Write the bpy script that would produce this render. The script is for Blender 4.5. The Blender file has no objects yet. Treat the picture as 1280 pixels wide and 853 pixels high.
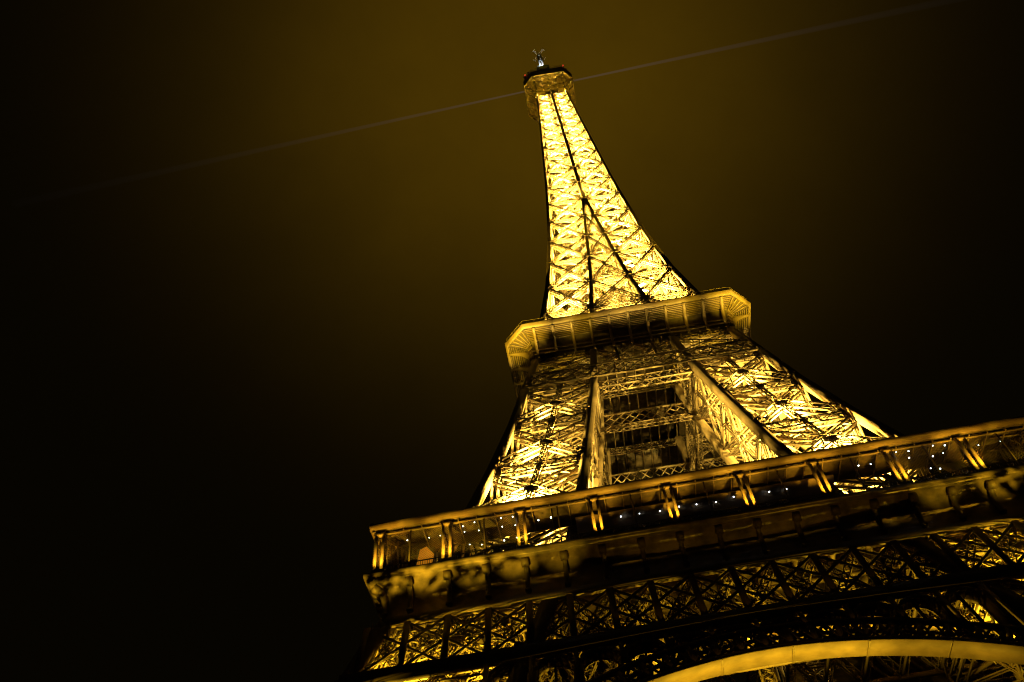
import bpy, math, random
import numpy as np
from mathutils import Vector, Matrix
random.seed(7)
R = math.radians
sc = bpy.context.scene
col = sc.collection

# ------------------------------------------------------------------ camera
cam_d = bpy.data.cameras.new("camera")
cam = bpy.data.objects.new("camera", cam_d); col.objects.link(cam)
CAM = (-13.431, -102.304, 1.6)
YAW, PITCH, ROLL = -0.0020765, 0.954642, -0.16353
fw = Vector((math.sin(YAW)*math.cos(PITCH), math.cos(YAW)*math.cos(PITCH), math.sin(PITCH)))
rt = Vector((math.cos(YAW), -math.sin(YAW), 0)); up = rt.cross(fw)
r2 = math.cos(ROLL)*rt + math.sin(ROLL)*up
u2 = -math.sin(ROLL)*rt + math.cos(ROLL)*up
M = Matrix((r2, u2, -fw)).transposed().to_4x4(); M.translation = CAM
cam.matrix_world = M
cam_d.sensor_width = 36; cam_d.lens = 1044.66/1280*36
cam_d.shift_x = -43.75/1280; cam_d.shift_y = -22.76/1280
cam_d.clip_start = 0.5; cam_d.clip_end = 6000
sc.camera = cam

# ------------------------------------------------------------------ night sky: city glow in mist, brightest overhead
world = bpy.data.worlds.new("World"); sc.world = world; world.use_nodes = True
nt = world.node_tree; nt.nodes.clear()
def N(tree, kind, **kw):
    n = tree.nodes.new(kind)
    for k, v in kw.items(): setattr(n, k, v)
    return n
tc = N(nt, 'ShaderNodeTexCoord')
dot = N(nt, 'ShaderNodeVectorMath', operation='DOT_PRODUCT'); dot.inputs[1].default_value = (0.0312, 0.3300, 0.9435)
nt.links.new(tc.outputs['Generated'], dot.inputs[0])
ac = N(nt, 'ShaderNodeMath', operation='ARCCOSINE'); nt.links.new(dot.outputs['Value'], ac.inputs[0])
dv = N(nt, 'ShaderNodeMath', operation='DIVIDE'); dv.inputs[1].default_value = R(17.0); nt.links.new(ac.outputs[0], dv.inputs[0])
sq = N(nt, 'ShaderNodeMath', operation='POWER'); sq.inputs[1].default_value = 2.3; nt.links.new(dv.outputs[0], sq.inputs[0])
ng = N(nt, 'ShaderNodeMath', operation='MULTIPLY'); ng.inputs[1].default_value = -1.0; nt.links.new(sq.outputs[0], ng.inputs[0])
ex = N(nt, 'ShaderNodeMath', operation='EXPONENT'); nt.links.new(ng.outputs[0], ex.inputs[0])
nz = N(nt, 'ShaderNodeTexNoise'); nz.inputs['Scale'].default_value = 4.0; nz.inputs['Detail'].default_value = 9.0; nz.inputs['Roughness'].default_value = 0.62
nt.links.new(tc.outputs['Generated'], nz.inputs['Vector'])
mr = N(nt, 'ShaderNodeMapRange'); mr.inputs['To Min'].default_value = 0.65; mr.inputs['To Max'].default_value = 1.35
nt.links.new(nz.outputs['Fac'], mr.inputs['Value'])
mu = N(nt, 'ShaderNodeMath', operation='MULTIPLY'); nt.links.new(ex.outputs[0], mu.inputs[0]); nt.links.new(mr.outputs[0], mu.inputs[1])
cr = N(nt, 'ShaderNodeMix', data_type='RGBA')
cr.inputs['A'].default_value = (0.0017, 0.0012, 0.0003, 1); cr.inputs['B'].default_value = (0.061, 0.0318, 0.0010, 1)
nt.links.new(mu.outputs[0], cr.inputs['Factor'])
bg = N(nt, 'ShaderNodeBackground'); bg.inputs['Strength'].default_value = 1.0
nt.links.new(cr.outputs['Result'], bg.inputs['Color'])
wo = N(nt, 'ShaderNodeOutputWorld'); nt.links.new(bg.outputs[0], wo.inputs['Surface'])

sc.view_settings.view_transform = 'Standard'; sc.view_settings.look = 'None'
sc.view_settings.exposure = 0.0; sc.view_settings.gamma = 1.0; sc.view_settings.use_curve_mapping = False
sc.render.engine = 'CYCLES'
sc.cycles.use_light_tree = True; sc.cycles.pixel_filter_type = 'BLACKMAN_HARRIS'; sc.cycles.filter_width = 1.1
sc.cycles.max_bounces = 4; sc.cycles.diffuse_bounces = 1; sc.cycles.glossy_bounces = 2
sc.cycles.use_denoising = True
sc.cycles.denoiser = 'OPENIMAGEDENOISE'; sc.cycles.denoising_input_passes = 'RGB_ALBEDO_NORMAL'; sc.cycles.denoising_prefilter = 'ACCURATE'
sc.cycles.sample_clamp_indirect = 3.0
SODIUM = (1.0, 0.70, 0.03); WARM = (1.0, 0.74, 0.13)
AMBER = (1.0, 0.56, 0.03)

# floodlights: fixed here so that the light can be tuned in one place
P_PIER, P_SPIRE, P_BELT, P_LOWER = 125000, 95000, 3500, 26000
def spot(name, pos, target, power, cone=140, color=SODIUM, radius=0.25, blend=0.6):
    d = bpy.data.lights.new(name, 'SPOT'); d.energy = power; d.color = color
    d.spot_size = R(cone); d.spot_blend = blend; d.shadow_soft_size = radius
    o = bpy.data.objects.new(name, d); col.objects.link(o); o.location = pos
    o.rotation_euler = (Vector(target) - Vector(pos)).to_track_quat('-Z', 'Y').to_euler()
    return o
def point(name, pos, power, color=SODIUM, radius=0.2):
    d = bpy.data.lights.new(name, 'POINT'); d.energy = power; d.color = color; d.shadow_soft_size = radius
    o = bpy.data.objects.new(name, d); col.objects.link(o); o.location = pos
    return o

# ------------------------------------------------------------------ materials
def paint(name, base, rough=0.55, var=0.25, scale=0.7, metallic=0.0):
    m = bpy.data.materials.new(name); m.use_nodes = True; t = m.node_tree
    b = t.nodes['Principled BSDF']; b.inputs['Roughness'].default_value = rough; b.inputs['Metallic'].default_value = metallic
    g = N(t, 'ShaderNodeTexCoord')
    n = N(t, 'ShaderNodeTexNoise'); n.inputs['Scale'].default_value = scale; n.inputs['Detail'].default_value = 6
    t.links.new(g.outputs['Object'], n.inputs['Vector'])
    r = N(t, 'ShaderNodeValToRGB')
    r.color_ramp.elements[0].position = 0.3; r.color_ramp.elements[1].position = 0.7
    r.color_ramp.elements[0].color = tuple(c*(1-var) for c in base) + (1,)
    r.color_ramp.elements[1].color = tuple(min(1, c*(1+var)) for c in base) + (1,)
    t.links.new(n.outputs['Fac'], r.inputs['Fac']); t.links.new(r.outputs['Color'], b.inputs['Base Color'])
    bp = N(t, 'ShaderNodeBump'); bp.inputs['Strength'].default_value = 0.15; bp.inputs['Distance'].default_value = 0.05
    n2 = N(t, 'ShaderNodeTexNoise'); n2.inputs['Scale'].default_value = 6; t.links.new(g.outputs['Object'], n2.inputs['Vector'])
    t.links.new(n2.outputs['Fac'], bp.inputs['Height']); t.links.new(bp.outputs['Normal'], b.inputs['Normal'])
    return m
def glow(name, color, strength):
    m = bpy.data.materials.new(name); m.use_nodes = True
    b = m.node_tree.nodes['Principled BSDF']; b.inputs['Base Color'].default_value = color + (1,)
    b.inputs['Emission Color'].default_value = color + (1,); b.inputs['Emission Strength'].default_value = strength
    return m
IRON = paint('brown_iron_paint', (0.24, 0.16, 0.085))
PLATE = paint('dappled_iron_plate', (0.23, 0.15, 0.08), 0.6, 0.65, 0.8)  # strong noise paints dappled light and leaf shadow into the brown
DARK = paint('dark_iron', (0.05, 0.04, 0.03), 0.5)
SOFFIT = paint('shade_darkened_soffit', (0.085, 0.055, 0.03), 0.7, 0.4, 1.5)  # brown darkened so that shade under platform and gallery roof sits in the colour
GLASS = paint('dark_glass', (0.02, 0.02, 0.02), 0.12, 0.2)
WHITE = paint('white_paint', (0.75, 0.75, 0.72), 0.5, 0.1)
ASPHALT = paint('asphalt', (0.05, 0.05, 0.05), 0.9, 0.3, 0.3)
STONE = paint('pale_stone', (0.35, 0.31, 0.25), 0.85, 0.25, 0.5)
BULB = glow('white_bulb', (0.86, 0.93, 1.0), 9.0)
RED = glow('red_bulb', (1.0, 0.08, 0.03), .5)

# ------------------------------------------------------------------ mesh helpers
FB = np.array([[0,1,2,3],[7,6,5,4],[0,4,5,1],[1,5,6,2],[2,6,7,3],[3,7,4,0]])
class MB:
    """collects square bars, boxes and prisms and links them as ONE mesh object"""
    def __init__(s): s.bars = []; s.V = []; s.F = []; s.n = 0
    def bar(s, a, b, w, d=None, n=(0,-1,0)):
        s.bars.append((*a, *b, w, d if d is not None else w, *n))
    def raw(s, verts, faces):
        s.V.append(np.array(verts, float)); s.F += [[i + s.n for i in f] for f in faces]; s.n += len(verts)
    def box(s, lo, hi):
        x0,y0,z0 = lo; x1,y1,z1 = hi
        s.raw([(x0,y0,z0),(x1,y0,z0),(x1,y1,z0),(x0,y1,z0),(x0,y0,z1),(x1,y0,z1),(x1,y1,z1),(x0,y1,z1)],
              [(3,2,1,0),(4,5,6,7),(0,1,5,4),(1,2,6,5),(2,3,7,6),(3,0,4,7)])
    def prism(s, poly, axis, a, b):
        """polygon of (p,q) extruded from a to b along axis: 'x' -> poly is (y,z); 'y' -> (x,z); 'z' -> (x,y)"""
        f = {'x': lambda p,q,t: (t,p,q), 'y': lambda p,q,t: (p,t,q), 'z': lambda p,q,t: (p,q,t)}[axis]
        k = len(poly)
        s.raw([f(p,q,a) for p,q in poly] + [f(p,q,b) for p,q in poly],
              [tuple(range(k))[::-1], tuple(range(k,2*k))] + [(i,(i+1)%k,(i+1)%k+k,i+k) for i in range(k)])
    def loft(s, rings, cap=True, closed=True):
        k = len(rings[0]); v = [p for r in rings for p in r]; f = []
        for j in range(len(rings)-1):
            for i in range(k if closed else k-1):
                f.append((j*k+i, j*k+(i+1)%k, (j+1)*k+(i+1)%k, (j+1)*k+i))
        if cap: f += [tuple(range(k))[::-1], tuple(range((len(rings)-1)*k, len(rings)*k))]
        s.raw(v, f)
    def tube(s, a, b, r0, r1, k=10):
        a = np.array(a, float); b = np.array(b, float); d = b-a; d /= np.linalg.norm(d)
        t = np.cross(d, (0,0,1)) if abs(d[2]) < .9 else np.cross(d, (1,0,0)); t /= np.linalg.norm(t); q = np.cross(d, t)
        ring = lambda c, r: [tuple(c + r*(t*math.cos(i*2*math.pi/k) + q*math.sin(i*2*math.pi/k))) for i in range(k)]
        s.loft([ring(a, r0), ring(b, r1)])
    def lattice(s, a, b, n, W, D, c=.1, l=.055, pitch=None, cross=False, side=True, layers=(-.5,.5)):
        """box lattice girder from a to b: four angle bars joined by lacing; W across, D along the face normal n"""
        a = np.array(a, float); b = np.array(b, float); d = b-a; L = np.linalg.norm(d)
        if L < .3: return
        d /= L; n = np.array(n, float); n -= d*(n@d); n /= np.linalg.norm(n); t = np.cross(d, n)
        N_ = max(2, int(round(L/(pitch or W*1.05))))
        off = [(i,j) for i in (-.5,.5) for j in (-.5,.5)]
        for i,j in off:
            o = t*(i*W) + n*(j*D); s.bar(a+o, b+o, c*.75, c*1.35, tuple(n))
        ts = np.linspace(0, L, N_+1)
        for j in layers:
            for k in range(N_):
                e = -.5 if k % 2 else .5
                s.bar(a+d*ts[k]+t*(e*W)+n*(j*D), a+d*ts[k+1]-t*(e*W)+n*(j*D), l*.75, l*1.5, tuple(n))
                if cross: s.bar(a+d*ts[k]-t*(e*W)+n*(j*D), a+d*ts[k+1]+t*(e*W)+n*(j*D), l, l, tuple(n))
        if side:
            for i in (-.5,.5):
                for k in range(N_):
                    e = -.5 if k % 2 else .5
                    s.bar(a+d*ts[k]+t*(i*W)+n*(e*D), a+d*ts[k+1]+t*(i*W)-n*(e*D), l, l, tuple(t))
    def build(s, name, mat, parent=None):
        V = list(s.V); F = [np.array(f) for f in s.F]
        lens = [len(f) for f in s.F]; idx = [i for f in s.F for i in f]; n0 = s.n
        if s.bars:
            B = np.array(s.bars); a = B[:,0:3]; b = B[:,3:6]; w = B[:,6:7]; dp = B[:,7:8]; n = B[:,8:11]
            d = b-a; d /= np.maximum(np.linalg.norm(d, axis=1, keepdims=True), 1e-6)
            n = n - d*np.sum(n*d, 1, keepdims=True); ln = np.linalg.norm(n, axis=1, keepdims=True)
            alt = np.cross(d, np.where(np.abs(d[:,2:3]) > .9, [[1.,0,0]], [[0,0,1.]]))
            n = np.where(ln < 1e-3, alt, n); n /= np.linalg.norm(n, axis=1, keepdims=True)
            t = np.cross(d, n)
            q = []
            for p in (a, b):
                for i,j in ((-.5,-.5),(.5,-.5),(.5,.5),(-.5,.5)): q.append(p + t*w*i + n*dp*j)
            Q = np.stack(q, 1).reshape(-1, 3); V.append(Q)
            f = (FB[None] + (np.arange(len(B))*8)[:,None,None] + n0).reshape(-1)
            lens += [4]*(len(B)*6); idx = np.concatenate([np.array(idx, int), f])
        V = np.concatenate(V)
        me = bpy.data.meshes.new(name); idx = np.array(idx, np.int32); lens = np.array(lens, np.int32)
        me.vertices.add(len(V)); me.vertices.foreach_set('co', V.astype(np.float32).ravel())
        me.loops.add(len(idx)); me.loops.foreach_set('vertex_index', idx)
        me.polygons.add(len(lens)); st = np.concatenate([[0], np.cumsum(lens)[:-1]]).astype(np.int32)
        me.polygons.foreach_set('loop_start', st); me.polygons.foreach_set('loop_total', lens)
        me.update(calc_edges=True); me.validate()
        for mm in (mat if isinstance(mat, (list, tuple)) else [mat]): me.materials.append(mm)
        o = bpy.data.objects.new(name, me); col.objects.link(o)
        if parent: o.parent = parent
        return o
def empty(name, parent=None, loc=(0,0,0)):
    o = bpy.data.objects.new(name, None); col.objects.link(o); o.location = loc
    if parent: o.parent = parent
    return o
def tag(o, label, cat, group=None):
    o['label'] = label; o['category'] = cat
    if group: o['group'] = group
    return o
def turned(o, k, parent=None):
    """copy of a part (shared mesh) turned k quarter turns about the tower axis, with its sub-parts"""
    c = o.copy(); col.objects.link(c); c.parent = parent if parent else o.parent
    c.rotation_euler = (0, 0, k*math.pi/2)
    for ch in list(o.children):
        g = ch.copy(); col.objects.link(g); g.parent = c
    return c
def four(o):
    for k in (1,2,3): turned(o, k)

# ------------------------------------------------------------------ profile of the tower (half widths against height)
WZ = [0,20,40,45.7,51.3,57.5,72,81,92,100,111,127,139,150,162,172,183,193,203,220,242,263,272,300]
WW = [62.5,50,39,36.8,35,31.9,27.1,24.5,21.6,19.8,17.25,14.8,12.95,11.75,10.6,9.85,9.1,8.5,8.0,7.2,6.1,5.15,4.75,4.7]
UZ = [0,45,57,72.3,101.2,112,128,140,151,161.5,172,182,300]
UU = [36.5,19,15.2,12.2,7.4,6.1,5.1,3.7,2.75,1.95,1.1,.35,.35]
w = lambda z: float(np.interp(z, WZ, WW))
u = lambda z: float(np.interp(z, UZ, UU))

tower = empty('iron_tower')
tag(tower, 'tall lattice iron tower lit golden from inside, rising against the night sky', 'tower')

# ground
g = MB(); g.raw([(-2500,-2500,0),(2500,-2500,0),(2500,2500,0),(-2500,2500,0)], [(0,1,2,3)])
o = g.build('ground', ASPHALT); o['kind'] = 'structure'

# ------------------------------------------------------------------ piers
def column(P, zs, size):
    """box column through the points P(z), square in plan"""
    m = MB(); rings = []
    for z in zs:
        x, y = P(z); h = size(z)/2
        rings.append([(x-h,y-h,z),(x+h,y-h,z),(x+h,y+h,z),(x-h,y+h,z)])
    m.loft(rings); return m
def faces(s):
    """the four faces of the pier at -x -y: two edge curves and an outward normal (edge curves at column centres)"""
    W = lambda z: w(z)-s(z)/2
    U = lambda z: u(z)+s(z)/2
    return [(lambda z: (-W(z),-W(z)), lambda z: (-U(z),-W(z)), (0,-1,0)),
            (lambda z: (-W(z),-W(z)), lambda z: (-W(z),-U(z)), (-1,0,0)),
            (lambda z: (-U(z),-W(z)), lambda z: (-U(z),-U(z)), (1,0,0)),
            (lambda z: (-W(z),-U(z)), lambda z: (-U(z),-U(z)), (0,1,0))]
def p3(P, z, n, inset):
    x, y = P(z); return np.array((x - n[0]*inset, y - n[1]*inset, z))

def pier(name, levels, s, G, D, c, l, sub, posts=True, gus=1.0):
    """a pier between two floors: four corner columns, X-braced faces between the levels, diaphragms inside"""
    W = lambda z: w(z)-s(z)/2
    U = lambda z: u(z)+s(z)/2
    zs = sorted(set(levels + [z for z in WZ if levels[0] < z < levels[-1]]))
    dia = MB()
    for z in levels[1:-1]:
        q = [np.array((-W(z)+.5,-W(z)+.5,z)), np.array((-U(z)-.5,-W(z)+.5,z)), np.array((-U(z)-.5,-U(z)-.5,z)), np.array((-W(z)+.5,-U(z)-.5,z))]
        for i in range(2): dia.bar(q[i], q[i+2], .3, .35, (0,0,1))
        mids = [(q[i]+q[(i+1)%4])/2 for i in range(4)]
        if G < 1: continue
        for i in range(4): dia.bar(mids[i], mids[(i+1)%4], .25, .3, (0,0,1))
    # lift rails and stair flights that climb inside the pier
    zr = np.linspace(levels[0], levels[-1], 2*len(levels)-1)
    for fx, fy in ((.4,.6),(.65,.6)):
        f = lambda z: np.array((-(W(z)*(1-fx)+U(z)*fx), -(W(z)*(1-fy)+U(z)*fy), z))
        for a, b in zip(zr[:-1], zr[1:]): dia.bar(f(a), f(b), .28, .28)
    for i, (a, b) in enumerate(zip(zr[:-1], zr[1:])):
        f0 = .22 if i % 2 else .62; f1 = .62 if i % 2 else .22
        A = np.array((-(W(a)*(1-f0)+U(a)*f0), -(W(a)*.8+U(a)*.2), a)); B = np.array((-(W(b)*(1-f1)+U(b)*f1), -(W(b)*.8+U(b)*.2), b))
        dia.bar(A, B, 1.0, .12, (0,0,1))
    P = dia.build(name, IRON, tower)
    for cx, cy in ((W,W),(U,W),(W,U),(U,U)):
        column(lambda z: (-cx(z),-cy(z)), zs, s).build('corner_column', IRON, P)
    for fi, (A, B, n) in enumerate(faces(s)):
        for z0, z1 in zip(levels[:-1], levels[1:]):
            m = MB(); ins = D/2+.12
            a0, b0, a1, b1 = p3(A,z0,n,ins), p3(B,z0,n,ins), p3(A,z1,n,ins), p3(B,z1,n,ins)
            e = .8*G
            up_ = np.array((0,0,e))
            ly = ((.5,) if fi < 3 else ()) if posts else (-.5,.5)
            m.lattice(a0+up_, b1-up_, n, G, D, c, l, side=not posts, layers=ly); m.lattice(b0+up_, a1-up_, n, G*.98, D*.98, c, l, side=not posts, layers=ly)
            h0, h1 = a1-up_*0, b1
            m.lattice(h0, h1, n, G*.95, D*.95, c, l, side=False, layers=ly)
            mid0 = (a0+b0)/2; mid1 = (a1+b1)/2
            if posts: m.lattice(mid0, mid1, n, .45*G, .9*D, c*.7, l, side=False, layers=ly)
            # riveted plates at the crossing and where the horizontal meets the post
            xm = (a0+b0+a1+b1)/4; nn = np.array(n, float); t = (b0-a0)/np.linalg.norm(b0-a0)
            f_ = D/2+.09
            m.bar(xm+nn*f_-t*gus, xm+nn*f_+t*gus, 1.0*gus, .05, n)
            m.bar(mid1+nn*f_-t*gus*.7, mid1+nn*f_+t*gus*.7, .8*gus, .05, n)
            if posts: m.bar(mid0+nn*f_, mid1+nn*f_, .1, .05, n)
            for q_, sg in ((a1,1),(b1,-1)):
                m.bar(q_+nn*f_, q_+nn*f_+t*sg*1.5*gus, 1.4*gus, .05, n)
            m.build(sub, IRON, P)
    four(P)
    return P

s_up = lambda z: float(np.interp(z, [57,117,270], [1.3,1.1,.5]))
s_lo = lambda z: 1.6
L_UP = [57.9, 69.6, 80.7, 91.9, 102.4]
pier('upper_pier', L_UP, s_up, 1.25, .85, .24, .14, 'cross_brace', True, .85)
pier('pier_head', [102.42, 106.6, 112.4], s_up, .7, .6, .12, .07, 'head_brace', False, .6)
pier('lower_pier', [0.4, 12.0, 23.5, 34.5, 44.8, 53.0], s_lo, 1.2, 1.1, .16, .09, 'base_brace', True, 1.0)
# masonry feet
ft = MB()
for cx in (w(0)-.8, u(0)+.8):
    for cy in (w(0)-.8, u(0)+.8):
        ft.loft([[(-cx+i*h,-cy+j*h,z) for i,j in ((-1,-1),(1,-1),(1,1),(-1,1))] for z,h in ((0,3.2),(.25,3.2),(.35,2.6),(.42,2.2))])
four(ft.build('masonry_foot', STONE, tower))

# ------------------------------------------------------------------ belts of lattice between the piers under the second floor
def belt(m, y, z0, z1, x0, x1, n, step, c=.14, l=.12):
    """flat diamond lattice band"""
    for z in (z0, z1): m.bar((-x0(z), y(z), z), (x0(z), y(z), z), .34, .3, n)
    k = int(round(2*x0((z0+z1)/2)/step))
    for i in range(k):
        for sg in (0,1):
            for h in (0,1):
                za, zb = (z0+(z1-z0)*h/2, z0+(z1-z0)*(h+1)/2)
                xa = -x0(za)+2*x0(za)*(i+sg)/k; xb = -x0(zb)+2*x0(zb)*(i+1-sg)/k
                m.bar((xa, y(za), za), (xb, y(zb), zb), .2, .08, n)
m = MB()
belt(m, lambda z: -w(z)+.02, 102.6, 106.4, lambda z: w(z)-.6, None, (0,-1,0), 1.75)
m.lattice((-u(102.2),-w(102.2)+1.5,101.4), (u(102.2),-w(102.2)+1.5,101.4), (0,-1,0), 1.3, 1.2, .2, .12, 1.5)
belt_o = m.build('lattice_belt', IRON, tower)
m2 = MB()
belt(m2, lambda z: -u(z)-.4, 102.6, 106.4, lambda z: w(z)-1.5, None, (0,-1,0), 1.75)
m2.lattice((-u(102.2),-u(102.2)-1.0,101.7), (u(102.2),-u(102.2)-1.0,101.7), (0,-1,0), .8, .7, .12, .08, 1.2)
m2.build('inner_belt', IRON, belt_o)
for X in (-1,1):
    m3 = MB()
    for i, (xa, za, xb, zb) in enumerate(((X*5.9,107,X*.2,112),(X*.2,107,X*5.9,112))):
        m3.lattice((xa,-w(za)+.6,za), (xb,-w(zb)+.6,zb), (0,-1,0), .6, .5, .12, .08)
    m3.bar((X*3,-w(107)+.4,107), (X*3,-w(112)+.4,112), .35, .3)
    m3.build('belt_brace', IRON, belt_o)
four(belt_o)

# ------------------------------------------------------------------ second floor
def octa(h, c, z): return [(-h+c,-h,z),(h-c,-h,z),(h,-h+c,z),(h,h-c,z),(h-c,h,z),(-h+c,h,z),(-h,h-c,z),(-h,-h+c,z)]
PROF2 = [(17.2,.5,112.4),(17.25,.55,113.4),(17.3,.6,114.9),(17.6,.85,115.6),(18.3,1.4,115.9),(20.8,3.15,116.05)]
m = MB()
m.loft([octa(h,c,z) for h,c,z in PROF2], cap=False)
rim = MB()
rim.loft([octa(20.8,3.15,116.05), octa(20.9,3.22,116.0), octa(21.3,3.45,116.72), octa(21.3,3.45,116.95), octa(20.6,3.1,116.97), octa(20.6,3.1,116.4)], cap=False)
m.box((-20.4,-17.6,116.15), (20.4,17.6,116.35))
m.box((-17.5,-20.4,116.16), (17.5,-17.6,116.34)); m.box((-17.5,17.6,116.16), (17.5,20.4,116.34))
m.box((-17.1,-17.1,112.9),(17.1,-7.0,113.1)); m.box((-17.1,7.0,112.9),(17.1,17.1,113.1))
m.box((-17.1,-7.0,112.9),(-7.0,7.0,113.1)); m.box((7.0,-7.0,112.9),(17.1,7.0,113.1))
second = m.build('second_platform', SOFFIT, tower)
rim.build('platform_rim', IRON, second)
fr = MB()
for v in np.arange(-16.4, 16.5, 1.64):
    fr.bar((v,-17,112.7), (v,17,112.7), .18, .4, (0,0,1))
fr.lattice((-17,-7,112), (17,-7,112), (0,-1,0), 1.2, .5, .15, .1); fr.lattice((-17,7,112), (17,7,112), (0,-1,0), 1.2, .5, .15, .1)
fr.build('deck_beams', IRON, second)
def bracket_mesh(th=.46):
    b = MB()
    prof = [(-17.0,112.3),(-17.25,112.3)] + [(-17.45,113.2),(-17.75,114.0),(-18.3,114.75),(-19.1,115.3),(-20.0,115.6),(-20.75,115.72)] + [(-20.9,116.0),(-17.0,116.0)]
    b.prism(prof, 'x', -th/2, th/2); return b
br0 = None
for k in range(4):
    for i in range(11):
        x = -16.0+i*3.2
        if br0 is None:
            br0 = bracket_mesh().build('bracket', IRON, second); bo = br0
        else:
            bo = br0.copy(); col.objects.link(bo); bo.parent = second
        bo.rotation_euler = (0,0,k*math.pi/2); bo.location = Matrix.Rotation(k*math.pi/2,3,'Z') @ Vector((x,0,0))
# horizontal stiffeners between the brackets, and ribs fanning under the cut corners
st = MB()
for q in np.linspace(18.2,20.6,8):
    c = float(np.interp(q,[18.3,20.8],[1.4,3.15])); z = float(np.interp(q,[18.3,20.8],[115.9,116.05]))
    st.bar((-q+c,-q,z-.13), (q-c,-q,z-.13), .08, .26, (0,0,1))
st.bar((-16.6,-17.4,114.0), (16.6,-17.4,114.0), .18, .3, (0,0,1)); st.bar((-16.6,-17.38,113.0), (16.6,-17.38,113.0), .16, .24, (0,0,1))
for f in np.linspace(.12,.88,5):
    pts = []
    for h,c,z in PROF2:
        A = np.array((-h+c,-h,z)); B = np.array((-h,-h+c,z)); pts.append(A*(1-f)+B*f + np.array((-.05,-.05,-.06)))
    for a,b in zip(pts[:-1],pts[1:]): st.bar(a, b, .16, .3, (-1,-1,-1))
sto = st.build('corbel_rib', IRON, second)
rl = MB()
for z in (117.3,117.7,118.1): rl.bar((-17.7,-21.0,z), (17.7,-21.0,z), .05); rl.bar((-17.8,-20.95,z), (-20.95,-17.8,z), .05)
for x in np.arange(-17.6,17.7,.6): rl.bar((x,-20.95,116.9), (x,-20.95,118.15), .04)
rlo = rl.build('railing', IRON, second)
for oo in (sto, rlo):
    for k in (1,2,3):
        c_ = oo.copy(); col.objects.link(c_); c_.parent = second; c_.rotation_euler = (0,0,k*math.pi/2)

# ------------------------------------------------------------------ spire above the second floor
LS = [117.0,128.4,139.95,151.1,161.4,172.1,182.1,192.4,202.4,211.4,219.9,228.2,236,242.9,249.7,256.4,262.5,268.2]
s_sp = lambda z: float(np.interp(z, [117,140,200,270], [1.15,.85,.62,.5]))
spire = empty('spire', tower)
cm = column(lambda z: (-(w(z)-s_sp(z)/2),)*2, LS, s_sp).build('corner_column', IRON, spire)
zsm = [z for z in LS if z <= 183]
mids = []
for sg in (-1,1):
    cc = MB(); rings = []
    for z in zsm:
        x = sg*(u(z)+(.0 if z>175 else 0)); y = -w(z)+.03; h = s_sp(z)*.42
        rings.append([(x-h,y,z),(x+h,y,z),(x+h,y+2*h,z),(x-h,y+2*h,z)])
    cc.loft(rings); mids.append(cc.build('inner_column', IRON, spire))
cc = MB(); rings = []
for z in [z for z in LS if z >= 182]:
    y = -w(z)+.02; h = .48 if z < 200 else .42
    rings.append([(-h,y,z),(h,y,z),(h,y+.8,z),(-h,y+.8,z)])
cc.loft(rings); mids.append(cc.build('center_column', IRON, spire))
for oo in [cm]+mids:
    for k in (1,2,3):
        c_ = oo.copy(); col.objects.link(c_); c_.parent = spire; c_.rotation_euler = (0,0,k*math.pi/2)
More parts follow.
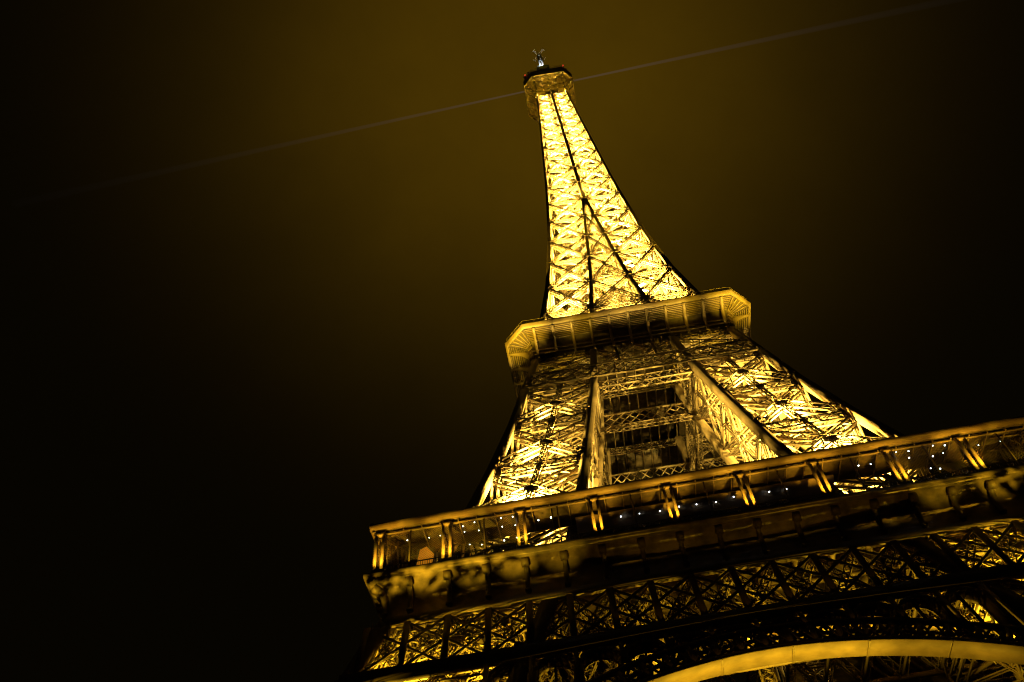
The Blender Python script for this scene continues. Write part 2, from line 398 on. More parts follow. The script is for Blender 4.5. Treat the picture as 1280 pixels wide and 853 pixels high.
for i, (z0, z1) in enumerate(zip(LS[:-1], LS[1:])):
    m = MB(); n = (0,-1,0)
    sc_ = float(np.interp(z0, [117,180,270], [1.0,.72,.5])); G = .75*sc_; D = .6*sc_; c = .16*sc_; l = .11*sc_
    def pt(x, z, inset): return np.array((x, -w(z)+inset, z))
    cols = [(lambda z: -(w(z)-.4)), (lambda z: -u(z)), (lambda z: u(z)), (lambda z: w(z)-.4)]
    cells = [(0,1),(2,3)] + ([(1,2)] if u(z0) > .6 else [])
    for ia, ib in cells:
        A, B = cols[ia], cols[ib]; I = D/2+.35*sc_
        m.lattice(pt(A(z0),z0,I), pt(B(z1),z1,I), n, G, D, c, l); m.lattice(pt(B(z0),z0,I), pt(A(z1),z1,I), n, G*.98, D*.98, c, l)
        m.lattice(pt(A(z1),z1,I), pt(B(z1),z1,I), n, G*.6, D, c*.8, l)
        zm = (z0+z1)/2;         # flat outer bars of the X and of the horizontal
        t_ = .26*sc_
        m.bar(pt(A(z0),z0,.06), pt(B(z1),z1,.06), t_, .06, n); m.bar(pt(B(z0),z0,.10), pt(A(z1),z1,.10), t_, .06, n)
        m.bar(pt(A(z1),z1,.14), pt(B(z1),z1,.14), t_*.8, .06, n)
    for X in ([-u(z1), u(z1)] if u(z1) > .6 else [0]):
        m.bar(pt(X-.95*sc_,z1,-.01), pt(X+.95*sc_,z1,-.01), .75*sc_, .05, n)
    for sg in (-1,1): m.bar(pt(sg*(w(z1)-.1),z1,-.005), pt(sg*(w(z1)-1.1*sc_),z1,-.005), .6*sc_, .05, n)
    po = m.build('spire_panel', IRON, spire)
    for k in (1,2,3):
        c_ = po.copy(); col.objects.link(c_); c_.parent = spire; c_.rotation_euler = (0,0,k*math.pi/2)
    # horizontal diaphragm and inner frames
    d = MB(); W_ = w(z1)-.8
    for a,b in (((-W_,-W_),(W_,W_)),((-W_,W_),(W_,-W_))): d.lattice((*a,z1), (*b,z1), (0,0,1), G, D, c, l)
    rr = [(0,-W_),(W_,0),(0,W_),(-W_,0)]
    for q in range(4): d.lattice((*rr[q],z1-.05), (*rr[(q+1)%4],z1-.05), (0,0,1), G*.8, D*.8, c, l)
    if u(z0) > .6:   # inner faces of the four piers while they still stand apart
        for kk in range(4):
            Rm = np.array(Matrix.Rotation(kk*math.pi/2,3,'Z'))
            for sg in (-1,1):
                f0 = lambda y,z: Rm @ np.array((sg*u(z), y, z))
                d.lattice(f0(-w(z0)+1,z0), f0(-u(z1),z1), Rm@np.array((1,0,0)), G, D, c, l)
                d.lattice(f0(-u(z0),z0), f0(-w(z1)+1,z1), Rm@np.array((1,0,0)), G*.97, D*.97, c, l)
    d.build('diaphragm', IRON, spire)
# lift shaft, landings and stairs in the middle
sh = MB()
hs = lambda z: min(2.6, .42*w(z))
for z0, z1 in zip(LS[:-1], LS[1:]):
    zz = np.linspace(z0, z1, 3)
    for a, b in zip(zz[:-1], zz[1:]):
        ca = [(i*hs(a), j*hs(a), a) for i,j in ((-1,-1),(1,-1),(1,1),(-1,1))]; cb = [(i*hs(b), j*hs(b), b) for i,j in ((-1,-1),(1,-1),(1,1),(-1,1))]
        for q in range(4):
            sh.bar(ca[q], cb[q], .28, .28); sh.bar(ca[q], cb[(q+1)%4], .16, .1); sh.bar(ca[(q+1)%4], cb[q], .16, .1)
            sh.bar(cb[q], cb[(q+1)%4], .3, .2)
sh.build('lift_shaft', IRON, spire)
for sx, sy in ((1,1),(-1,-1),(1,-1),(-1,1)):
    stp = MB()
    for z0, z1 in zip(LS[:-1], LS[1:]):
        n_ = 4
        for j in range(n_):
            za = z0+(z1-z0)*j/n_; zb = z0+(z1-z0)*(j+1)/n_
            q0 = .55*w(za); q1 = .55*w(zb); L = .38*w(za)
            A = np.array((sx*q0-L*(1 if j%2 else -1)*.5, sy*q0, za)); B = np.array((sx*q1+L*(1 if j%2 else -1)*.5, sy*q1, zb))
            stp.bar(A, B, .8 if w(za) > 7 else .5, .1, (0,0,1))
            stp.bar(B-np.array((0,.7,0)), B+np.array((0,.7,0)), .9 if w(za) > 7 else .55, .1, (0,0,1))
    stp.build('staircase', IRON, spire)

# ------------------------------------------------------------------ summit gallery
PROF3 = [(4.9,.25,266.0),(5.0,.4,269.5),(5.5,.9,272.2),(6.6,1.8,274.6),(7.7,2.6,275.9)]
m = MB()
m.loft([octa(h,c,z) for h,c,z in PROF3], cap=False)
m.loft([octa(7.7,2.6,275.9), octa(8.28,2.95,275.95), octa(8.28,2.95,276.6), octa(7.9,2.75,276.62)], cap=False)
m.raw(octa(7.9,2.75,276.5), [tuple(range(8))])
summit = m.build('summit_gallery', PLATE, tower)
m = MB()
m.loft([octa(8.0,2.8,276.6), octa(8.15,2.85,277.8), octa(8.3,2.95,279.6), octa(8.3,2.95,280.2), octa(7.6,2.6,280.25)], cap=False)
m.raw(octa(7.6,2.6,280.2), [tuple(range(8))])
m.build('observation_cabin', DARK, summit)
m = MB()
for z in (281.2,282.0,282.7):
    q = octa(8.0,2.8,z)
    for i in range(8): m.bar(q[i], q[(i+1)%8], .08)
q0, q1 = octa(8.0,2.8,280.2), octa(8.0,2.8,282.7)
for i in range(8):
    for f in np.linspace(0,1,9)[:-1]:
        a = np.array(q0[i])*(1-f)+np.array(q0[(i+1)%8])*f; m.bar(a, a+np.array((0,0,2.5)), .06)
m.build('deck_railing', IRON, summit)
m = MB()
m.loft([octa(5.0,1.4,280.2), octa(5.0,1.4,285.5), octa(5.6,1.6,285.6), octa(5.6,1.6,286.1), octa(3.4,1.0,288.2), octa(3.1,.9,293), octa(3.6,1.0,293.1), octa(3.6,1.0,293.6), octa(1.8,.6,297), octa(1.5,.5,303)])
m.build('lantern', IRON, summit)
ribs = MB()
for pa in (0,1):
    pts = [np.array(octa(h,c,z)[pa]) for h,c,z in PROF3]
    for a,b in zip(pts[:-1],pts[1:]): ribs.bar(a+np.array((0,-.2,-.15)), b+np.array((0,-.2,-.15)), .42, .5, (0,-1,-1))
for f in (.25,.5,.75):
    pts = [np.array(octa(h,c,z)[0])*(1-f)+np.array(octa(h,c,z)[1])*f for h,c,z in PROF3]
    for a,b in zip(pts[:-1],pts[1:]): ribs.bar(a+np.array((0,-.12,-.1)), b+np.array((0,-.12,-.1)), .2, .34, (0,-1,-1))
for j in (1,2,3): 
    h,c,z = PROF3[j]; ribs.bar((-h+c,-h-.04,z), (h-c,-h-.04,z), .2, .14)
ro = ribs.build('corbel_rib', IRON, summit)
for k in (1,2,3):
    c_ = ro.copy(); col.objects.link(c_); c_.parent = summit; c_.rotation_euler = (0,0,k*math.pi/2)

# mast with crossed aerials on top
mast = tag(empty('antenna_mast', None, (0,0,303)), 'slim white mast with four crossed aerials on the very top of the tower', 'antenna mast')
m = MB()
for sx in (-.55,.55): m.tube((sx,0,0), (sx*.9,0,19), .36, .3)
for z in np.arange(1,19,2.0): m.bar((-.5,0,z), (.5,0,z), .2)
m.tube((0,0,19), (0,0,22.5), .2, .08)
m.build('mast_tube', WHITE, mast)
def aerial(ax, ay, z):
    m = MB(); a = np.array((ax,ay,0.))/math.hypot(ax,ay); t = np.array((-a[1],a[0],0))
    for o_ in (-.3,.3): m.bar(t*o_+np.array((0,0,z)), a*2.7+t*o_+np.array((0,0,z)), .13)
    m.bar(a*2.7-t*.9+np.array((0,0,z)), a*2.7+t*.9+np.array((0,0,z)), .16)
    m.bar(a*1.7-t*.5+np.array((0,0,z)), a*1.7+t*.5+np.array((0,0,z)), .12)
    return m
for ax,ay in ((1,1),(-1,1),(-1,-1),(1,-1)): aerial(ax,ay,19.5).build('aerial_arm', IRON, mast)
base = MB(); base.loft([octa(2.3,.6,-1.0), octa(2.4,.6,-.2), octa(1.3,.4,.6)]); base.build('mast_base', WHITE, mast)
# dark aerial clusters and red warning lamps on the corners of the roof railing
def cluster(x, y, seed, label):
    r_ = random.Random(seed); m = MB()
    m.bar((0,0,0), (0,0,2.6), .3)
    for i in range(6):
        px, py = r_.uniform(-1.1,1.1), r_.uniform(-.6,.6); hz = r_.uniform(1.5,4.2)
        m.bar((px,py,0), (px,py,hz), .28, .16); m.bar((px,py,.6), (0,0,.8), .08)
        if i % 2: m.loft([[(px-.35,py-.1,hz-.9),(px+.35,py-.1,hz-.9),(px+.35,py+.1,hz-.9),(px-.35,py+.1,hz-.9)],[(px-.3,py-.1,hz),(px+.3,py-.1,hz),(px+.3,py+.1,hz),(px-.3,py+.1,hz)]])
    o = m.build('aerial_cluster', DARK); o.location = (x,y,280.22); return tag(o, label, 'aerial')
cluster(-6.6,-6.6,1,'dark cluster of aerials on the left corner of the summit roof')
cluster(5.6,-7.0,2,'dark cluster of taller aerials on the right corner of the summit roof')
for x,y,lab in ((-7.3,-7.05,'small red warning lamp by the aerials on the left summit corner'),(5.9,-8.2,'small red warning lamp by the aerials on the right summit corner')):
    t_ = tag(empty('warning_lamp', None, (x,y,280.25)), lab, 'warning lamp')
    m = MB(); m.tube((0,0,0), (0,0,.9), .12, .12, 8); m.build('lamp_stem', DARK, t_)
    m = MB(); m.loft([[(r*math.cos(a*math.pi/4), r*math.sin(a*math.pi/4), z) for a in range(8)] for z,r in ((.9,.2),(1.1,.32),(1.4,.3),(1.6,.12))]); m.build('lamp_glass', RED, t_)

# ------------------------------------------------------------------ first floor
H = 35.35; BAY = 2*H/9; HB = BAY/2
m = MB()
YF = 33.9
# deck slab as a ring round the central void, frieze wall, cove and lip
for lo,hi in (((-34.9,-34.9),(34.9,-13.5)),((-34.9,13.5),(34.9,34.9)),((-34.9,-13.5),(-13.5,13.5)),((13.5,-13.5),(34.9,13.5))):
    m.box((lo[0],lo[1],56.9), (hi[0],hi[1],57.3))
def sqr(h, z): return [(-h,-h,z),(h,-h,z),(h,h,z),(-h,h,z)]
m.loft([sqr(YF-.1,52.6), sqr(YF+.25,52.7), sqr(YF+.25,53.0), sqr(YF,53.1), sqr(YF,55.3), sqr(YF+.15,55.8), sqr(YF+.6,56.3), sqr(YF+1.4,56.65), sqr(H+.35,56.75), sqr(H+.35,56.95), sqr(H+.55,57.05), sqr(H+.55,57.5), sqr(H+.1,57.55), sqr(34.6,57.5)], cap=False)
first = m.build('first_platform', PLATE, tower)
# deck underside
bm_ = MB()
for v in np.arange(-31.4,31.5,HB):
    for y0,y1 in ((-33.8,-13.5),(13.5,33.8)): bm_.bar((v,y0,56.2), (v,y1,56.2), .25, 1.3, (0,0,1))
for v in np.arange(-11.8,11.9,HB):
    for x0,x1 in ((-33.8,-13.5),(13.5,33.8)): bm_.bar((x0,v,56.2), (x1,v,56.2), .25, 1.3, (0,0,1))
bm_.build('deck_beams', IRON, first)
def console():
    b = MB(); y = -YF
    prof = [(y,51.9),(y-.35,51.9),(y-.42,52.6),(y-.3,52.75),(y-.3,53.7),(y-.38,54.6),(y-.55,55.3),(y-.75,55.75),(y-1.15,55.95),(y-1.5,56.2),(y-1.62,56.5),(y-1.5,56.78),(y,56.78)]
    b.prism(prof, 'x', -.22, .22)
    # scroll head and foot block stand proud of the shaft
    cy, cz = y-1.2, 56.3
    ring = [(cy+.48*math.cos(a*math.pi/6), cz+.48*math.sin(a*math.pi/6)) for a in range(12)]
    b.prism(ring, 'x', -.36, .36)
    b.prism([(y,52.0),(y-.5,52.0),(y-.5,52.7),(y,52.9)], 'x', -.32, .32)
    b.prism([(y,53.55),(y-.46,53.55),(y-.46,53.8),(y,53.8)], 'x', -.3, .3)
    b.prism([(y,51.2),(y-.3,51.3),(y-.3,52.0),(y,52.0)], 'x', -.26, .26)
    return b
c0 = None
for k in range(4):
    for i in range(18):
        x = -H+(i+1)*HB - (0 if i < 17 else .0)
        if i == 17: continue
        if c0 is None: c0 = console().build('console', PLATE, first); o = c0
        else: o = c0.copy(); col.objects.link(o); o.parent = first
        o.rotation_euler = (0,0,k*math.pi/2); o.location = Matrix.Rotation(k*math.pi/2,3,'Z') @ Vector((x,0,0))
cc0 = None
for k in range(4):       # corner consoles set on the diagonal
    if cc0 is None:
        b = console(); cc0 = b.build('corner_console', PLATE, first)
        cc0.data.transform(Matrix.Translation((0,YF,0))); cc0.data.transform(Matrix.Rotation(-math.pi/4,4,'Z')); cc0.data.transform(Matrix.Translation((-YF+.05,-YF+.05,0)))
        o = cc0
    else: o = cc0.copy(); col.objects.link(o); o.parent = first
    o.rotation_euler = (0,0,k*math.pi/2)
# gallery: twin posts, thin posts, roof, railing
def twin_post():
    b = MB(); y = -H-.12
    for s in (-.37,.37): b.box((s-.15,y-.13,58.0), (s+.15,y+.13,62.9))
    b.prism([(-.49,58.0),(-.49,57.86),(-.36,57.66),(.36,57.66),(.49,57.86),(.49,58.0),(.23,58.0),(.23,58.02),(-.23,58.02),(-.23,58.0)], 'y', y-.16, y+.18)
    b.box((-.36,y-.16,62.45), (.36,y+.2,62.85))
    return b
t0 = None
for k in range(4):
    for i in range(9):
        x = -H+i*BAY + (.75 if i == 0 else 0)
        if t0 is None: t0 = twin_post().build('twin_post', IRON, first); o = t0
        else: o = t0.copy(); col.objects.link(o); o.parent = first
        o.rotation_euler = (0,0,k*math.pi/2); o.location = Matrix.Rotation(k*math.pi/2,3,'Z') @ Vector((x,0,0))
m = MB()
m.prism([(-H-.2,63.35),(-H-.45,63.5),(-H-.45,64.05),(-H-.3,64.2),(-H+.1,64.2),(-H+.1,63.35)], 'x', -H-.44, H+.44)
m.box((-H-.1,-H+.12,62.8), (H+.1,-H+.3,63.02))
ce = MB(); ce.prism([(-H+.11,63.4),(-H+.11,64.15),(-30.9,64.0),(-30.9,63.6)], 'x', -H-.2, H+.2)
for x in np.arange(-H+1.2,H,1.964): m.bar((x,-H-.1,63.0), (x,-31.3,63.2), .09, .2, (0,0,1))
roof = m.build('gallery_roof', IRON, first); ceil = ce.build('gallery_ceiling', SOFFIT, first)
m = MB()
m.bar((-H,-H+.3,58.75), (H,-H+.3,58.75), .09); m.bar((-H,-H+.3,57.75), (H,-H+.3,57.75), .07)
for x in np.arange(-H,H,.24): m.bar((x,-H+.3,57.5), (x,-H+.3,58.75), .05)
rail = m.build('balustrade', DARK, first)
thin = []
for i in range(9):
    m = MB(); m.bar((-H+(i+.5)*BAY,-H+.1,57.5), (-H+(i+.5)*BAY,-H+.1,62.7), .14)
    thin.append(m.build('thin_post', IRON, first))
nets = []
for sg in (-1,1):
    m = MB()
    lo, hi = (-H,-19) if sg < 0 else (19,H)
    for x in np.arange(lo-4.1,hi,.3):
        a = max(lo,x); b_ = min(hi,x+4.1)
        if b_-a < .1: continue
        m.bar((a,-H+.16,58.6+(a-x)), (b_,-H+.16,58.6+(b_-x)), .012); m.bar((a,-H+.18,62.7-(a-x)), (b_,-H+.18,62.7-(b_-x)), .012)
    nets.append(m.build('safety_net', IRON, first))
# end frame: lattice braces at the corner of the gallery
m = MB()
for q in range(3): m.lattice((-H+1.3+q*.9,-H+.6+q*1.1,57.6), (-H+.9+q*.9,-H+.4+q*1.1,62.6), (0,-1,0), .7, .3, .1, .07)
endf = m.build('corner_frame', IRON, first)
m = MB()
for q in range(3): m.lattice((H-1.3-q*.9,-H+.6+q*1.1,57.6), (H-.9-q*.9,-H+.4+q*1.1,62.6), (0,-1,0), .7, .3, .1, .07)
endg = m.build('corner_frame', IRON, first)
for oo in (roof, ceil, rail, endf, endg, *thin, *nets):
    for k in (1,2,3):
        c_ = oo.copy(); col.objects.link(c_); c_.parent = first; c_.rotation_euler = (0,0,k*math.pi/2)

# truss under the first floor
def FW(x, z, inset=0): return np.array((x, -w(z)+inset, z))
tr = MB(); Z0, Z1 = 45.0, 52.3
XE = lambda z: w(z)-1.2
tr.bar(FW(-w(Z0)+.4,Z0), FW(w(Z0)-.4,Z0), 1.3, .5); tr.bar(FW(-w(Z1)+.4,Z1), FW(w(Z1)-.4,Z1), .9, .5)
truss = tr.build('truss_girder', IRON, tower)
for i in range(18):
    p = MB(); xa, xb = -H+i*HB, -H+(i+1)*HB
    za, zb = Z0+.5, Z1-.4
    p.bar(FW(xa+.01,za,.05), FW(xa+.01,zb,.05), .62, .3)
    if i < 17: p.bar(FW(xa,za,.02), FW(xb+HB,zb,.02), .26, .08); p.bar(FW(xb+HB,za,.12), FW(xa,zb,.12), .26, .08)
    # deep lattice web behind the outer bars
    p.lattice(FW(xa,za,1.3), FW(xb,zb,1.3), (0,-1,0), .62, 1.0, .12, .08); p.lattice(FW(xb,za,1.3), FW(xa,zb,1.3), (0,-1,0), .6, .98, .12, .08)
    p.build('truss_panel', IRON, truss)
inn = MB()
for yy, zt in ((-29.0,53.0),(-21.0,53.5)):
    inn.bar((-32,yy,zt), (32,yy,zt), .4, .5); inn.bar((-32,yy,46.0), (32,yy,46.0), .4, .5)
    for i in range(16):
        xa, xb = -31.4+i*HB, -31.4+(i+1)*HB
        inn.lattice((xa,yy,46.2), (xb,yy,zt-.2), (0,-1,0), .8, .5, .15, .1, .8); inn.lattice((xb,yy,46.2), (xa,yy,zt-.2), (0,-1,0), .78, .48, .15, .1, .8)
        if i % 2: inn.bar((xa,yy+.2,46), (xa,yy+5,zt), .3, .3)
for i in range(16):
    xa = -31.4+i*HB; inn.bar((xa,-w(46)+1.5,46.3), (xa,-21,46.3), .25, .3, (0,0,1))
inn.build('inner_truss', IRON, truss)
four(truss)

# decorative arch: lattice ring between two bands, bright flat soffit, small arcade between ring and truss
RI, RO, ZC = 36.0, 38.6, 4.3
def AP(r, a, inset=0): 
    z = ZC+r*math.sin(a); return np.array((r*math.cos(a), -w(z)+inset, z))
A0, A1 = R(33), R(147)
NA = 72
ar = MB(); an = np.linspace(A0, A1, NA+1)
def band(mb, r0, r1, i0, i1):
    rings = []
    for a in an:
        rings.append([tuple(AP(r0,a,i0)), tuple(AP(r1,a,i0+.0)), tuple(AP(r1,a,i1)), tuple(AP(r0,a,i1))])
    mb.loft(rings)
band(ar, RI, RI+.28, -.1, 2.1)
for a_ in an[4::6]:
    q0, q1 = AP(RI-.02,a_,-.12), AP(RI-.02,a_,2.12); ar.bar(q0, q1, .1, .05, tuple(AP(1,a_)-AP(0,a_)))
arch = ar.build('decorative_arch', IRON, tower)
rg = MB(); band(rg, RO, RO+.45, -.05, .5); band(rg, RO, RO+.3, 1.5, 1.9); band(rg, RI+.29, RI+.7, -.04, .3)
for i in range(NA):
    a, b = an[i], an[i+1]; mdl = (a+b)/2
    for ins in (.1, 1.7):
        rg.bar(AP(RI+.5,a,ins), AP(RO+.1,b,ins), .2, .1); rg.bar(AP(RI+.5,b,ins+.05), AP(RO+.1,a,ins+.05), .2, .1)
        if i % 2 == 0: rg.bar(AP(RI+.5,a,ins-.02), AP(RO+.1,a,ins-.02), .5, .14)
    rg.bar(AP(RI+.6,mdl,.2), AP(RI+.6,mdl,1.7), .15); rg.bar(AP(RI+1.6,a,.2), AP(RO,b,1.7), .14); rg.bar(AP(RO,a,.2), AP(RI+1.4,b,1.7), .14)
rg.build('ring_lattice', IRON, arch)
for x in np.arange(-H+2*HB, H-2*HB+.1, HB):
    xm = x+HB/2; 
    zr = ZC+math.sqrt(max(0,(RO+.5)**2-xm*xm)) if abs(xm) < RO else 0
    top = 44.3
    if top-zr < .9 or top-zr > 9: continue
    b = MB(); hw = HB/2-.25; rr = min(hw, (top-zr)*.7); zc_ = top-.3-rr*.85
    pts = [(xm-hw,zr-.2)] + [(xm-hw*math.cos(t), zc_+rr*.85*math.sin(t)) for t in np.linspace(0,math.pi,9)] + [(xm+hw,zr-.2)]
    for p_,q_ in zip(pts[:-1],pts[1:]):
        for ins, wd in ((.1,.3),(1.6,.3)): b.bar(FW(p_[0],p_[1],ins), FW(q_[0],q_[1],ins), wd, .18)
        b.bar(FW(p_[0],p_[1],.85), FW(q_[0],q_[1],.85), .1, 1.3)
    b.bar(FW(x,zr-.3,.03), FW(x,top,.03), .42, .3)
    b.bar(FW(xm,zr,.85), FW(xm,top-.4,.85), .22, .22)
    b.build('spandrel_arcade', IRON, arch)
hg = MB()
for x in (.4,19.4): 
    hg.lattice((x-.6,-35.5,38.2), (x+.5,-31.0,45.8), (0,-1,0), 1.1, .6, .13, .09, .8)
for x0,x1 in ((-24,-12),(-12,0),(0,12),(12,24)):
    hg.bar((x0,-36.5,40.5), (x1,-27,46.0), .35, .3, (0,0,1)); hg.bar((x1,-36.5,40.5), (x0,-27,46.0), .35, .3, (0,0,1))
hg.build('arch_bracing', IRON, arch)
four(arch)

# pavilion with dark glass between the front piers, one on each side of the platform but the lit one faces the camera
def pavilion(k, label):
    t_ = empty('pavilion'); t_.rotation_euler = (0,0,k*math.pi/2); tag(t_, label, 'pavilion')
    m = MB(); m.box((-13.6,-31.2,57.32), (13.6,-22,61.6)); m.build('glass_wall', GLASS, t_)
    m = MB(); m.prism([(-33.4,62.25),(-33.4,62.5),(-21.5,63.1),(-21.5,61.65),(-31.0,61.65)], 'x', -14.0, 14.0); m.build('roof', IRON, t_)
    m = MB()
    for x in np.arange(-13.6,13.7,1.7): m.bar((x,-31.25,57.35), (x,-31.25,61.6), .1, .12)
    m.bar((-13.6,-31.24,59.9), (13.6,-31.24,59.9), .08, .12); m.build('mullions', IRON, t_)
    return t_
pavilion(0, 'dark glass pavilion standing behind the lamps in the middle of the first floor gallery')
# kiosk in the first bay
kx = tag(empty('kiosk', None, (-30.2,-33.0,57.5)), 'small dark kiosk with a lit orange panel in the leftmost gallery bay', 'kiosk')
m = MB(); m.prism([(-.3,0),(1.2,0),(1.2,4.3),(-.3,4.3)], 'x', -1.0, 1.0); m.build('body', DARK, kx)
m = MB(); m.prism([(-.9,2.1),(.7,2.0),(.9,3.2),(.1,4.3),(-.6,4.0)], 'y', -.5, -.32); m.build('panel', glow('lit_orange_panel', (.70,.24,.01), .5), kx)

# white lamps under the gallery roof
LAMPS = []   # x, y, z
for x in range(-9,10,2): LAMPS.append((x,-32.9,62.0,'eave'))
for sg in (-1,1):
    for x in (16.6,17.9): LAMPS.append((sg*x,-34.5,62.0,'front'))
    for xs in ((20.5,21.8),(24.35,25.6)):
        for x in xs:
            for y,r_ in ((-35.62,'front'),(-34.4,'second'),(-32.3,'back')): LAMPS.append((sg*x,y,62.0,r_))
    for x in (28.2,29.4,31.8): LAMPS.append((sg*x,-34.6,62.0,'front'))
ORD = ['first','second','third','fourth','fifth','sixth','seventh','eighth','ninth','tenth']
by = {}
for L_ in LAMPS: by.setdefault((int((L_[0]+H)//BAY), L_[3]), []).append(L_)
lm = None
for (bay, row), ls in sorted(by.items()):
    ls.sort()
    for i, (x,y,z,_) in enumerate(ls):
        if lm is None:
            b = MB(); b.tube((0,0,.12), (0,0,.5), .03, .03, 6); b.tube((0,0,.0), (0,0,.14), .12, .08, 8)
            lm = b.build('gallery_lamp', [DARK, BULB])
            bb = MB(); bb.loft([[(r*math.cos(a*math.pi/4), r*math.sin(a*math.pi/4), zz) for a in range(8)] for zz,r in ((-.13,.05),(-.1,.09),(-.02,.1))])
            bl = bb.build('bulb', BULB, lm); o = lm
        else:
            o = lm.copy(); col.objects.link(o); c_ = bl.copy(); col.objects.link(c_); c_.parent = o
        o.location = (x+random.uniform(-.2,.2),y+random.uniform(-.22,.22),z); o.scale = (random.uniform(.5,.85),)*3
        rowname = {'eave':'eave','front':'front','second':'second','third':'third','back':'back'}[row]
        tag(o, f'white lamp, {ORD[i]} from left in the {rowname} row of the {ORD[bay]} gallery bay', 'lamp', 'white lamps under the first floor gallery roof')

# ------------------------------------------------------------------ floodlights in the tower
rq = random.Random(11)
def quad(x, y, k):
    for _ in range(k): x, y = -y, x
    return x, y
def qspot(k, pos, tgt, power, *a, **kw):
    X, Y = quad(pos[0], pos[1], k); X2, Y2 = quad(tgt[0], tgt[1], k)
    return spot('floodlight', (X,Y,pos[2]), (X2,Y2,tgt[2]), power, *a, **kw)
for k in (0,1,2,3):
    front = k in (0,1)          # the two piers nearest the garden path carry the full set
    for zi, z in enumerate((65.0, 71.5, 82.0, 92.8)):
        if not front and zi in (1,3): continue
        for fx, fy in (((.46,.2),(.6,.55)) if front else ((.5,.5),)):
            if k == 1: fx, fy = fy, 1-fx
            x = -(w(z)*(1-fx)+u(z)*fx); y = -(w(z)*(1-fy)+u(z)*fy)
            qspot(k, (x,y,z), (x*.9,y*.93,z+10), P_PIER*(1.0,1.0,.65,.2)[zi]*(1.2 if k == 0 else 1)*rq.uniform(.75,1.25)*((1.25 if .2 in (fx,fy) or .8 in (fx,fy) else .06) if front else .025), 140 if front else 90, WARM)
    if front: qspot(k, (-22,-22,58.2), (-21,-21,64), 2500, 120)
    z = 104.5; x = -(w(z)+u(z))/2
    if front: qspot(k, (x,x,z), (x*.95,x*.95,z+10), P_BELT, 130)
    if front:
        z = 46
        for fx, fy in ((.1,.22),(.35,.25),(.75,.3)):
            if k == 1: fx, fy = fy, fx
            x = -(w(z)*(1-fx)+u(z)*fx); y = -(w(z)*(1-fy)+u(z)*fy)
            qspot(k, (x*1.02,y*1.02,39.5), (x*.94,y*.96,54), P_LOWER*(.6 if .1 in (fx,fy) else 1), 100)
for x in (-9,1,10):
    qspot(0, (x,-33.0,44.6), (x*.95,-29,53), P_LOWER*.11, 110)
for x, p in ((-33.5,1.0),(-29,1.0),(-24.5,.75),(-20,.4),(-15.5,.15),(33.5,.7),(28,.5),(22,.2)):      # frieze and consoles, from the gardens in front
    spot('garden_floodlight', (x+(-15 if x < 0 else 15),-64,1.5), (x,-35.3,58.7), 430000*p, 5.6, SODIUM, .12, 1.0)
for x in (-12,0,12): spot('garden_floodlight', (x,-52,1.5), (x*1.1,-35.5,57), 5000, 24, AMBER, .15, 1.0)
for sx in (-1,1):      # soffit of the arch
    qspot(0, (sx*24,-41.9,19), (-sx*4,-38.9,40), 95000, 38)
for k, x, p in ((0,-17.5,1.0),(0,-9,.22),(0,9,.4),(0,17.5,1.1),(3,17.5,.8),(1,-17.5,.8)):     # underside of the second floor gallery
    qspot(k, (x*1.7,-36.6,64.8), (x,-20.9,115.6), 420000*p, 9.0, SODIUM, .3, 1.0)
for sx in (-1,1): qspot(0, (sx*4.5,-8.2,262.5), (sx*5.0,-6.6,275), 3500, 80)
qspot(3, (0,-8.4,262.5), (0,-6.6,275), 3500, 80); qspot(1, (0,-8.4,262.5), (0,-6.6,275), 3500, 80)
for zi, (z0, z1) in enumerate(zip(LS[:-1], LS[1:])):
    W_ = w(z0)
    for q in (-1,1):
        X = q*(W_+u(z0))/2
        spot('floodlight', (X*.95, -W_*.62, z0+.4), (X*.9, -W_*.6, z1+5), P_SPIRE*(W_/9)**1.5*rq.uniform(.85,1.2), 150, WARM, .15)
    if zi % 3 == 0: spot('floodlight', (0, W_*.45, z0+.6), (0, W_*.4, z1+9), P_SPIRE*(W_/9)**1.5, 150, WARM, .15)
# lamps at the foot of the twin posts and added unseen ones floating in front of the gallery, washing posts and roof edge
for i in range(9):
    x = -H+i*BAY+(.75 if i == 0 else 0)
    spot('post_light', (x,-H-1.5,56.8), (x,-H-.2,61.8), 3200, 52, AMBER, .06)
    for e in (.5,1.5): spot('added_gallery_light', (-H+i*BAY+HB*e,-H-2.9,55.6), (-H+i*BAY+HB*e,-H-.8,63.8), 1150*(1.3 if i in (0,8) else 1), 52, AMBER, .1, 1.0)
spot('roof_light', (0,-6.9,280.9), (0,-4,287), 700, 120, SODIUM, .1)
spot('mast_light', (-1.2,-5.0,300.0), (0,0,316), 16000, 60, (.9,.95,1.0), .2)

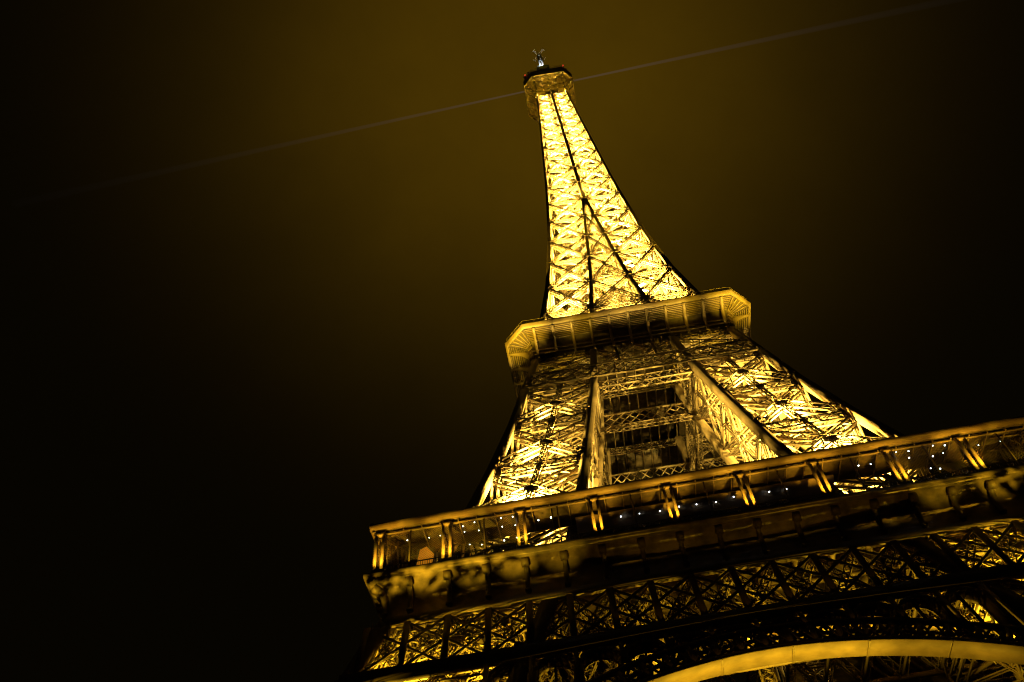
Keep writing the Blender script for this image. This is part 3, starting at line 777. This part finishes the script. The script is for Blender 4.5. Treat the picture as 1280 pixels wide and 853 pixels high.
# leafy trees at the front feet: the frieze lights shine up through their crowns
LEAF = paint('leaf_green', (.05,.09,.025), .7, .3, 2.0); BARK = paint('bark', (.12,.09,.06), .9, .3, 3.0)
def leafy_tree(x, y, seed, label):
    r_ = random.Random(seed); t_ = tag(empty('garden_tree', None, (x,y,0)), label, 'tree')
    m = MB(); m.tube((0,0,0), (.2,.1,9), .34, .22); 
    lim = []
    for i in range(9):
        a = i*.7+r_.random()*.4; e = np.array((math.cos(a)*r_.uniform(2,5.5), math.sin(a)*r_.uniform(2,4), r_.uniform(13,20)))
        m.tube((.2,.1,8.2+r_.random()), tuple(e), .14, .05, 6); lim.append(e)
    m.build('trunk', BARK, t_)
    m = MB()
    for i in range(1000):
        e = lim[i % 9]; c_ = e + np.array([r_.gauss(0,1.7), r_.gauss(0,1.5), r_.gauss(0,1.2)])
        d = np.array([r_.uniform(-1,1), r_.uniform(-1,1), r_.uniform(-.4,.4)]); d /= np.linalg.norm(d)
        t = np.cross(d, (r_.uniform(-.3,.3),r_.uniform(-.3,.3),1)); t /= np.linalg.norm(t); L_ = r_.uniform(.14,.34)
        m.raw([c_-d*L_, c_+t*L_*.5, c_+d*L_, c_-t*L_*.5], [(0,1,2,3)])
    m.build('crown', LEAF, t_)
leafy_tree(-43,-55.2,1,'leafy garden tree by the left front foot of the tower')
leafy_tree(-35,-55.4,2,'leafy garden tree between the left front foot and the arch')
leafy_tree(41,-55.2,3,'leafy garden tree by the right front foot of the tower')

# ------------------------------------------------------------------ searchlight beams from the beacon
def beam_material():
    m = bpy.data.materials.new('lit_mist'); m.use_nodes = True; t = m.node_tree; t.nodes.clear()
    tcn = N(t, 'ShaderNodeTexCoord'); sx = N(t, 'ShaderNodeSeparateXYZ'); t.links.new(tcn.outputs['Object'], sx.inputs[0])
    a = N(t, 'ShaderNodeMath', operation='DIVIDE'); a.inputs[1].default_value = -42.0; t.links.new(sx.outputs['Z'], a.inputs[0])
    e = N(t, 'ShaderNodeMath', operation='EXPONENT'); t.links.new(a.outputs[0], e.inputs[0])
    s_ = N(t, 'ShaderNodeMath', operation='MULTIPLY'); s_.inputs[1].default_value = .055
    w1 = N(t, 'ShaderNodeMath', operation='MULTIPLY_ADD'); w1.inputs[1].default_value = .016; w1.inputs[2].default_value = 1.0; t.links.new(sx.outputs['Z'], w1.inputs[0])
    w2 = N(t, 'ShaderNodeMath', operation='DIVIDE'); t.links.new(e.outputs[0], w2.inputs[0]); t.links.new(w1.outputs[0], w2.inputs[1]); t.links.new(w2.outputs[0], s_.inputs[0])
    em = N(t, 'ShaderNodeEmission'); em.inputs['Color'].default_value = (.55,.53,.72,1); t.links.new(s_.outputs[0], em.inputs['Strength'])
    ou = N(t, 'ShaderNodeOutputMaterial'); t.links.new(em.outputs[0], ou.inputs['Volume'])
    return m
BM = beam_material()
for sg, L_, lab in ((-1,190,'faint searchlight beam leaving the summit towards the left'),(1,150,'faint searchlight beam leaving the summit towards the right')):
    b = MB(); b.tube((0,0,0), (0,0,L_), .3, 1.5, 16)
    o = b.build('searchlight_beam', BM); o.location = (sg*5.2,.3 if sg < 0 else -.3,287.0)
    d_ = Vector((-160,8.5,0)) if sg < 0 else Vector((108,-5.0,0))
    o.rotation_euler = d_.to_track_quat('Z','Y').to_euler()
    tag(o, lab, 'light beam')
